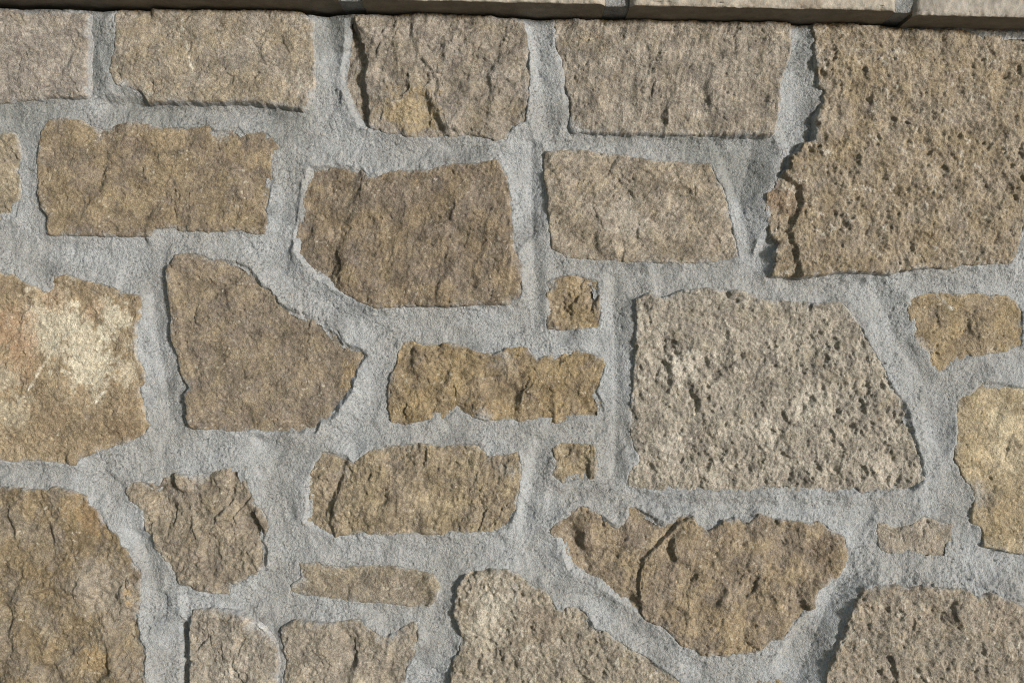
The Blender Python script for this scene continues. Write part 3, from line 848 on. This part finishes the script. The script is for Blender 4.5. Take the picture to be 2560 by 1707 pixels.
# ------------------------------------------------------------------ coping
def coping(name, x0, x1, front, zb, top, c, mat, seed, res, inset=0.0):
    xs = np.linspace(x0, x1, max(2, int((x1 - x0) / res)))
    prof = []            # (outwards, up, kind)
    for z in np.linspace(top, zb + 0.006, 22 if res < 0.01 else 5):
        prof.append((front, z, 0))
    for t in np.linspace(0, 1, 6):
        prof.append((front - 0.0015 * t ** 2, zb + 0.004 * (1 - t), 1))
    for o in np.linspace(front - 0.003, -0.02, 24 if res < 0.01 else 5):
        prof.append((o, zb, 2))
    prof.append((-0.44, zb, 3))
    prof.append((-0.44, top, 3))
    P = np.array(prof)
    n = len(P)
    Xg, K = np.meshgrid(xs, np.arange(n))
    O, Zg, kind = P[K, 0].astype(float), P[K, 1].astype(float), P[K, 2]
    O0 = O.copy()
    fr = fbm(Xg, Zg, 0.035, 4, seed, 0.6)
    O = O + np.where(kind <= 1, 0.0028 * fr + 0.0016 * fbm(Xg, Zg, 0.008, 3, seed + 3), 0)
    chip = sstep(0.05, 0.5, fbm(Xg, Zg * 0, 0.02, 3, seed + 5))
    Zg = Zg + np.where(kind == 1, 0.0022 * fbm(Xg, Zg * 0, 0.03, 4, seed + 4, 0.65) + 0.0025 * chip, 0)
    O = O - np.where(kind == 1, 0.0012 * chip, 0)
    Zg = Zg + np.where(kind == 2, 0.0007 * fbm(Xg, O0, 0.05, 3, seed + 7), 0)
    # the two ends are eased
    e = np.minimum(Xg - x0, x1 - Xg)
    if inset == 0:
        q = np.clip(1 - e / 0.010, 0, 1) ** 2
        O = np.where(kind <= 2, O - 0.008 * q * (O0 > 0), O)
    C = np.ones(Xg.shape + (3,)) * lin(c)
    C = C * (1 + 0.55 * fbm(Xg, Zg + O0, 0.02, 4, seed + 9, 0.65))[..., None]
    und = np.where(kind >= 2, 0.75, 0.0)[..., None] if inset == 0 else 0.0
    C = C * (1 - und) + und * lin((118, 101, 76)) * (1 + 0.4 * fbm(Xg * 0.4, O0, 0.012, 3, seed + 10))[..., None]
    if inset == 0:
        brn = (sstep(0.15, 0.5, fbm(Xg, O0 + Zg, 0.03, 3, seed + 11)) * (kind <= 1))[..., None]
        C = C * (1 - 0.5 * brn) + 0.5 * brn * lin((140, 116, 84))
    V = np.stack([Xg.ravel(), -O.ravel(), Zg.ravel()], -1)
    ny, nx = Xg.shape
    idx = np.arange(ny * nx).reshape(ny, nx)
    idn = np.roll(idx, -1, 0)
    q = np.stack([idx[:, :-1], idx[:, 1:], idn[:, 1:], idn[:, :-1]], -1).reshape(-1, 4)[:, ::-1]
    # close the ends with a fan of quads about their middle
    caps = []
    mid = []
    for sgn, cidx in ((0, 0), (1, nx - 1)):
        ctr = len(V) + len(mid)
        mid.append((xs[cidx], 0.15, (zb + top) / 2))
        ring = idx[:, cidx]
        for k in range(0, ny - 1, 1):
            a, b = ring[k], ring[(k + 1) % ny]
            caps.append((a, b, ctr) if sgn == 0 else (b, a, ctr))
        caps.append((ring[-1], ring[0], ctr) if sgn == 0 else (ring[0], ring[-1], ctr))
    V = np.concatenate([V, np.array(mid)])
    Cc = np.concatenate([C.reshape(-1, 3), np.tile(lin(c), (2, 1))])
    tri = np.concatenate([q[:, [0, 1, 2]], q[:, [0, 2, 3]], np.array(caps)])
    return mesh_from(name, V, tri, Cc * ALB, mat, wall)


def cx(px):                       # photograph column of a coping end, at its front edge
    return px2w((px * 1.08844, 15), 0.055)[0]


ZT = Z_TOP + 0.105
ends = [(-XW, -1.40), (-1.385, -0.99), (-0.975, None), (None, None), (None, None), (None, 1.02), (1.035, 1.45), (1.465, XW)]
cops = [(-XW, -1.42, .050, 0), (-1.40, -0.93, .052, 0), (-0.915, cx(778), .0535, 0.0035), (cx(828), cx(1392), .054, 0.0012), (cx(1448), cx(2062), .055, 0.0),
        (cx(2106), 0.98, .050, -0.0035), (1.0, 1.45, .052, 0), (1.47, XW, .05, 0)]
ccol = [(166, 151, 124), (162, 147, 119), (160, 145, 116), (176, 160, 131), (172, 156, 128), (164, 150, 127), (164, 149, 121), (162, 147, 119)]
for k, (a, b, f, dz) in enumerate(cops):
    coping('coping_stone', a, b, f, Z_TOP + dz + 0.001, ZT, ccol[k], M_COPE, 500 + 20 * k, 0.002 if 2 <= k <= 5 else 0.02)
for k in range(len(cops) - 1):
    a, b = cops[k][1], cops[k + 1][0]
    coping('coping_joint', a - 0.004, b + 0.004, 0.043, Z_TOP + 0.004, ZT - 0.006, (142, 139, 128), M_MORTAR, 700 + 20 * k, 0.002, inset=1)
